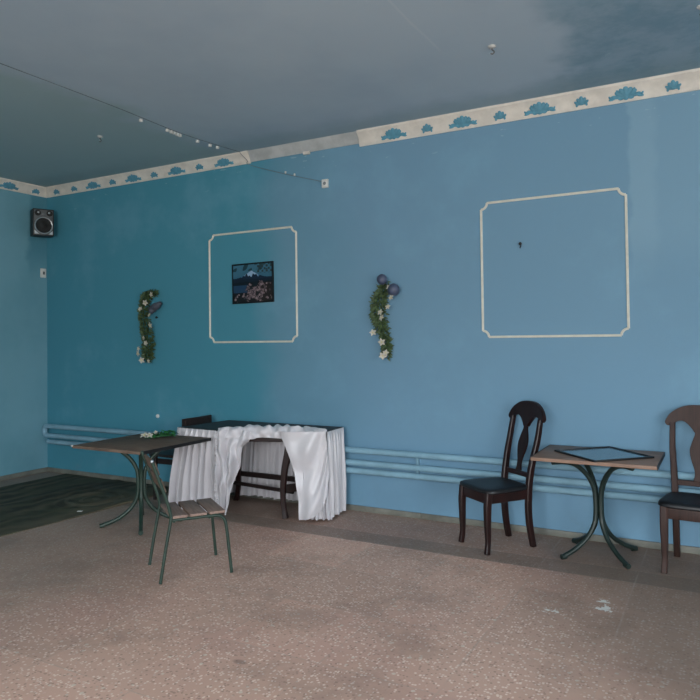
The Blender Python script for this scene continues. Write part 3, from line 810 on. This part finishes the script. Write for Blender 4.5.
# ------------------------------------------------------------------ skirted table
TZ = .76
A, B, C, D, E_ = [Vector(p+(0,)) for p in ((2.78, -.72), (3.28, -.75), (4.18, -.42), (4.16, -.10), (2.86, -.10))]
def banquet():
    t = thing('dining_table', 'dark-topped wooden table on curved legs, mostly hidden under a white satin skirt', 'table', (3.45, -.35, 0))
    o = Vector((3.45, -.35, 0))
    bm = bmesh.new()
    pts = [p-o for p in (A, B, C, D, E_)]
    rings(bm, [[p+Vector((0, 0, TZ-.03)) for p in pts], [p+Vector((0, 0, TZ-.004)) for p in pts], [p*.995+Vector((0, 0, TZ)) for p in pts]])
    link('tabletop', bm, M['tabledark'], t, smooth=False)
    d = (C-B).normalized(); n = Vector((d.y, -d.x, 0))
    def fp(s, off): return B+d*s+n*off-o
    bm = bmesh.new(); bar(bm, [fp(.02, -.05)+Vector((0, 0, .695)), fp(.62, -.05)+Vector((0, 0, .695))], [(.022, .07)], up=(0, 0, 1)); link('apron', bm, M['mahog'], t)
    z = Vector((0, 0, 1))
    Lp = {'fr': [fp(.625, -.055)+z*.70, fp(.615, -.045)+z*.58, fp(.580, -.045)+z*.42, fp(.560, -.05)+z*.22, fp(.572, -.045)+z*.08, fp(.585, -.035)+z*.001]}
    def cab(x, y, sx, sy): return [Vector((x+a*sx, y+a*sy, h))-o for a, h in ((.02, .70), (.03, .58), (0, .40), (-.02, .2), (0, .07), (.02, .001))]
    Lp['rl'] = cab(3.02, -.17, -1, .3); Lp['fl'] = cab(3.06, -.60, -1, -.3); Lp['rr'] = cab(3.98, -.17, 1, .3)
    for k, p in Lp.items():
        bm = bmesh.new(); bar(bm, p, [(.070, .06), (.066, .058), (.055, .05), (.046, .044), (.042, .042), (.050, .046)], up=(n.x, n.y, 0)); link('leg', bm, M['mahog'], t)
    def st(a, b, h, s=(.03, .04)):
        bm = bmesh.new(); bar(bm, [Vector((*a, h))-o, Vector((*b, h))-o], [s], up=(0, 0, 1)); link('stretcher', bm, M['darkwood'], t)
    st((3.03, -.16), (3.99, -.17), .262, (.03, .045)); st((3.03, -.30), (3.82, -.40), .205, (.03, .03))
    st((3.03, -.18), (3.07, -.59), .27); st((3.80, -.48), (3.99, -.18), .25, (.025, .07))
    return t
banquet()
def skirt():
    t = thing('table_skirt', 'white satin table skirt bunched up over the front of the dark table by the wall', 'table skirt', (3.45, -.35, 0))
    o = Vector((3.45, -.35, 0)); m = M['satin']
    rnd = random.Random(4)
    def pleated(P0, P1, Q0, Q1, n, amp, seed, zt=TZ-.003, zb=.03, nu=None, out=None):
        r = random.Random(seed); ph = [r.uniform(-.25, .25) for _ in range(n+2)]; hz = [r.uniform(-.012, .012) for _ in range(n+2)]
        dd = (P1-P0).normalized(); no = out or Vector((dd.y, -dd.x, 0))
        def f(u, v):
            b = u*n; k = int(b); fr_ = b-k
            lo, hi = .5+ph[min(k, n)]*.6, 0
            w = math.exp(-((fr_-lo)/.13)**2)*(1+ph[min(k, n)]) - .45*math.exp(-((fr_-lo-.26)/.10)**2)
            w += .25*math.sin(b*2.3+v*2.0)
            vv = v
            p = (P0.lerp(P1, u)).lerp(Q0.lerp(Q1, u), vv)
            p = p + no*(amp*(.30+.70*min(1, v*1.6))*w + .007)
            z = lerp(zt, zb+hz[min(k, n)]*.6, v)
            if v < .06: p = p - no*amp*.4*w*(1-v/.06)
            return (p.x-o.x, p.y-o.y, z)
        return sheet(f, nu or n*14, 22)
    # left end (A-B), left side (E-A), back (D-E), right end (C-D)
    link('pleated_panel', pleated(A, B, Vector((2.63, -.68, 0)), Vector((3.26, -.70, 0)), 7, .052, 1), m, t)
    link('pleated_panel', pleated(E_, A, Vector((2.72, -.10, 0)), Vector((2.63, -.68, 0)), 6, .02, 2), m, t)
    link('pleated_panel', pleated(D, E_, Vector((4.16, -.105, 0)), Vector((2.80, -.105, 0)), 20, .030, 3, out=Vector((0, -1, 0)), zb=.05), m, t)
    link('pleated_panel', pleated(C, D, Vector((4.195, -.43, 0)), Vector((4.15, -.11, 0)), 6, .034, 4), m, t)
    d = (C-B).normalized(); n = Vector((d.y, -d.x, 0)); L = (C-B).length
    def W(s, off, z): p = B+d*s+n*off-o; return (p.x, p.y, z)
    inL = [(.0, .08), (.069, .085), (.191, .10), (.296, .125), (.445, .20), (.54, .212), (.628, .222), (.68, .283), (.78, .31)]
    ouL = [(.0, .05), (.094, .0), (.241, -.018), (.502, -.012), (.77, -.002)]
    def f(u, v):
        z = lerp(.768, lerp(.085, .045, u), v)
        a, b = ip(ouL, z), ip(inL, z)
        s = lerp(a, b, u)
        g = .5+.5*math.cos(PI*min(1, v*1.2))
        off = .030+.026*math.sin(u*9+v*5)+.024*math.sin(u*17-v*8)+.024*math.sin(u*PI)*(1-abs(v-.35))+.008*math.sin(v*26+u*7)
        off -= .02*(1-v)*(v < .1)
        return W(s, off, z - .03*u*(1-u)*math.sin(v*3))
    link('left_drape', sheet(f, 46, 46), m, t)
    inR = [(.0, .726), (.206, .723), (.402, .695), (.49, .672), (.573, .648), (.65, .612), (.70, .587), (.78, .57)]
    ouR = [(.0, 1.03), (.264, .996), (.518, .985), (.77, .962)]
    def f(u, v):
        hem = ip([(0, .016), (.25, .03), (.5, .06), (.72, .12), (.88, .22), (1, .40)], u)
        z = lerp(.768, hem, v)
        a, b = ip(inR, z), ip(ouR, z)
        s = lerp(a, b, u)
        # catenary swags falling from the top right to the inner edge
        q = v*9+6*(u-.35)**2*(1.2-v*.3)
        off = .062+.028*math.sin(q)*min(1, v*4)*math.exp(-((u-.55)/.42)**2)+.009*math.sin(2.1*q+1+u*4)+.014*math.sin(u*11+v*4)*(1-u)
        off += .030*math.sin(min(1, u*1.15)*PI)*(1-.5*v)
        return W(s, off, z)
    link('right_drape', sheet(f, 60, 60), m, t)
    P0, P1 = B+d*.74, C.copy(); Q0, Q1 = B+d*.76+n*.01, B+d*1.01+n*.02
    link('pleated_panel', pleated(P0, P1, Q0, Q1, 5, .046, 8, zb=.022), m, t)
    ins = [(0, .02), (.04, .085), (.23, .185), (.52, .20), (.84, .13), (.93, .02), (1, -.005)]
    low = [(0, .70), (.25, .685), (.33, .69), (.40, .71), (.58, .70), (.64, .685), (1, .70)]
    def f(u, v):
        s = lerp(-.004, L+.004, u)
        i_, zl = ip(ins, s), ip(low, s)
        bul = math.sin(u*PI)**.5 if 0 < u < 1 else 0
        path = [(0, -i_, TZ+.004), (.30, -i_*.45, TZ+.022*bul+.006), (.55, .0, TZ+.026*bul+.008), (.72, .030, TZ-.005), (1, .022, zl)]
        off = ip([(a, b) for a, b, c in path], v); z = ip([(a, c) for a, b, c in path], v)
        w = math.sin(s*38+v*9+2*math.sin(s*11))*.7+math.sin(s*71-v*11)*.5
        w2 = math.sin(s*21-v*12)
        k = math.sin(min(1, v*1.05)*PI)**.7 if v < .95 else .3
        z += .014*w*k*bul + .008*w2*k; off += .014*w*v
        z = max(z, TZ+.0035) if off < -.005 else z
        return W(s, off, z)
    link('swag', sheet(f, 110, 22), m, t)
    # ruffled tape down the left drape's outer edge
    def f(u, v):
        z = lerp(.755, .085, v)
        s = ip(ouL, z) + lerp(-.016, .014, u)
        return W(s, .030+.009*math.sin(v*150)*(u-.1)+.006*math.sin(v*93), z)
    link('ruffle', sheet(f, 4, 150, .002), m, t)
skirt()

# dark chair left of the skirted table, back seen above the tabletop
def dark_chair():
    t = thing('wooden_chair', 'dark wooden chair behind the left end of the skirted table, low back showing', 'chair', (2.475, -.33, .0), math.radians(90))
    # local +Y (front) looks to -X
    w = M['darkwood']
    for s in (1, -1):
        bm = bmesh.new(); bar(bm, [(s*.17, .20, .43), (s*.172, .21, .001)], [(.036, .036), (.028, .028)]); link('front_leg', bm, w, t)
        bm = bmesh.new(); bar(bm, [(s*.165, -.17, .001), (s*.165, -.155, .43), (s*.165, -.165, .62), (s*.165, -.19, .79)], [(.032, .032), (.034, .034), (.03, .03)]); link('rear_leg', bm, w, t)
    bm = bmesh.new(); box(bm, -.2, .2, -.18, .26, .425, .455, .008); link('seat', bm, w, t)
    for z0, z1 in ((.70, .83),):
        bm = bmesh.new(); bar(bm, [(-.20, -.182, .745), (0, -.198, .745), (.20, -.182, .745)], [(.024, .125)], up=(0, 0, 1)); link('backrest', bm, w, t)
    for s in (1, -1):
        bm = bmesh.new(); bar(bm, [(s*.17, .165, .38), (s*.165, -.155, .38)], [(.02, .05)], up=(0, 0, 1)); link('side_rail', bm, w, t)
    return t
dark_chair()

# ------------------------------------------------------------------ light
wd = bpy.data.worlds.new('World'); sc.world = wd; wd.use_nodes = True
nt = wd.node_tree; bg = nt.nodes['Background']
tc = nt.nodes.new('ShaderNodeTexCoord'); sp = nt.nodes.new('ShaderNodeSeparateXYZ'); nt.links.new(tc.outputs['Generated'], sp.inputs[0])
rmp = nt.nodes.new('ShaderNodeValToRGB'); nt.links.new(sp.outputs[2], rmp.inputs[0])
# ramp runs over z 0..1; below the horizon the first stop holds
cr = rmp.color_ramp
cr.elements[0].position = 0.0; cr.elements[0].color = (.60, .585, .555, 1)
cr.elements[1].position = 1.0; cr.elements[1].color = (.82, .91, 1.0, 1)
for p_, c_ in ((.06, (.60, .60, .58, 1)), (.16, (.92, .96, 1.0, 1)), (.5, (.88, .94, 1.0, 1))):
    el = cr.elements.new(p_); el.color = c_
nt.links.new(rmp.outputs[0], bg.inputs[0]); bg.inputs[1].default_value = 5.0
def portal(loc, rot, sx, sy):
    l = bpy.data.lights.new('window_light', 'AREA'); l.shape = 'RECTANGLE'; l.size = sx; l.size_y = sy
    l.cycles.is_portal = True
    o = bpy.data.objects.new('window_light', l); COL.objects.link(o); o.location = loc; o.rotation_euler = rot
for c in WIN: portal((RX+.16, c, (WZ0+WZ1)/2), (0, PI/2, 0), WZ1-WZ0, WW*2)
portal(((FW[0]+FW[1])/2, RY-.16, (WZ0+WZ1)/2), (PI/2, 0, 0), FW[1]-FW[0], WZ1-WZ0)

# ------------------------------------------------------------------ camera
cd = bpy.data.cameras.new('camera'); cam = bpy.data.objects.new('camera', cd); COL.objects.link(cam)
yaw, pit, rol = CAMROT = (0.5061, 0.0215, -0.0123)
F = Vector((-math.sin(yaw)*math.cos(pit), math.cos(yaw)*math.cos(pit), math.sin(pit)))
R = Vector((math.cos(yaw), math.sin(yaw), 0)); U = R.cross(F)
R2 = R*math.cos(rol)+U*math.sin(rol); U2 = -R*math.sin(rol)+U*math.cos(rol)
mw = Matrix((R2, U2, -F)).transposed().to_4x4(); mw.translation = Vector((7.1808, -5.3917, 1.55))
cam.matrix_world = mw
cd.sensor_width = 36; cd.sensor_fit = 'HORIZONTAL'; cd.lens = 677.149/700*36
cd.shift_y = -25.839/700; cd.clip_start = .05
sc.camera = cam
sc.view_settings.view_transform = 'Standard'; sc.view_settings.look = 'None'
sc.view_settings.gamma = 1; sc.view_settings.use_curve_mapping = False
sc.view_settings.exposure = 1.9
sc.cycles.use_denoising = True
sc.cycles.max_bounces = 10; sc.cycles.diffuse_bounces = 6
sc.cycles.sample_clamp_indirect = 4
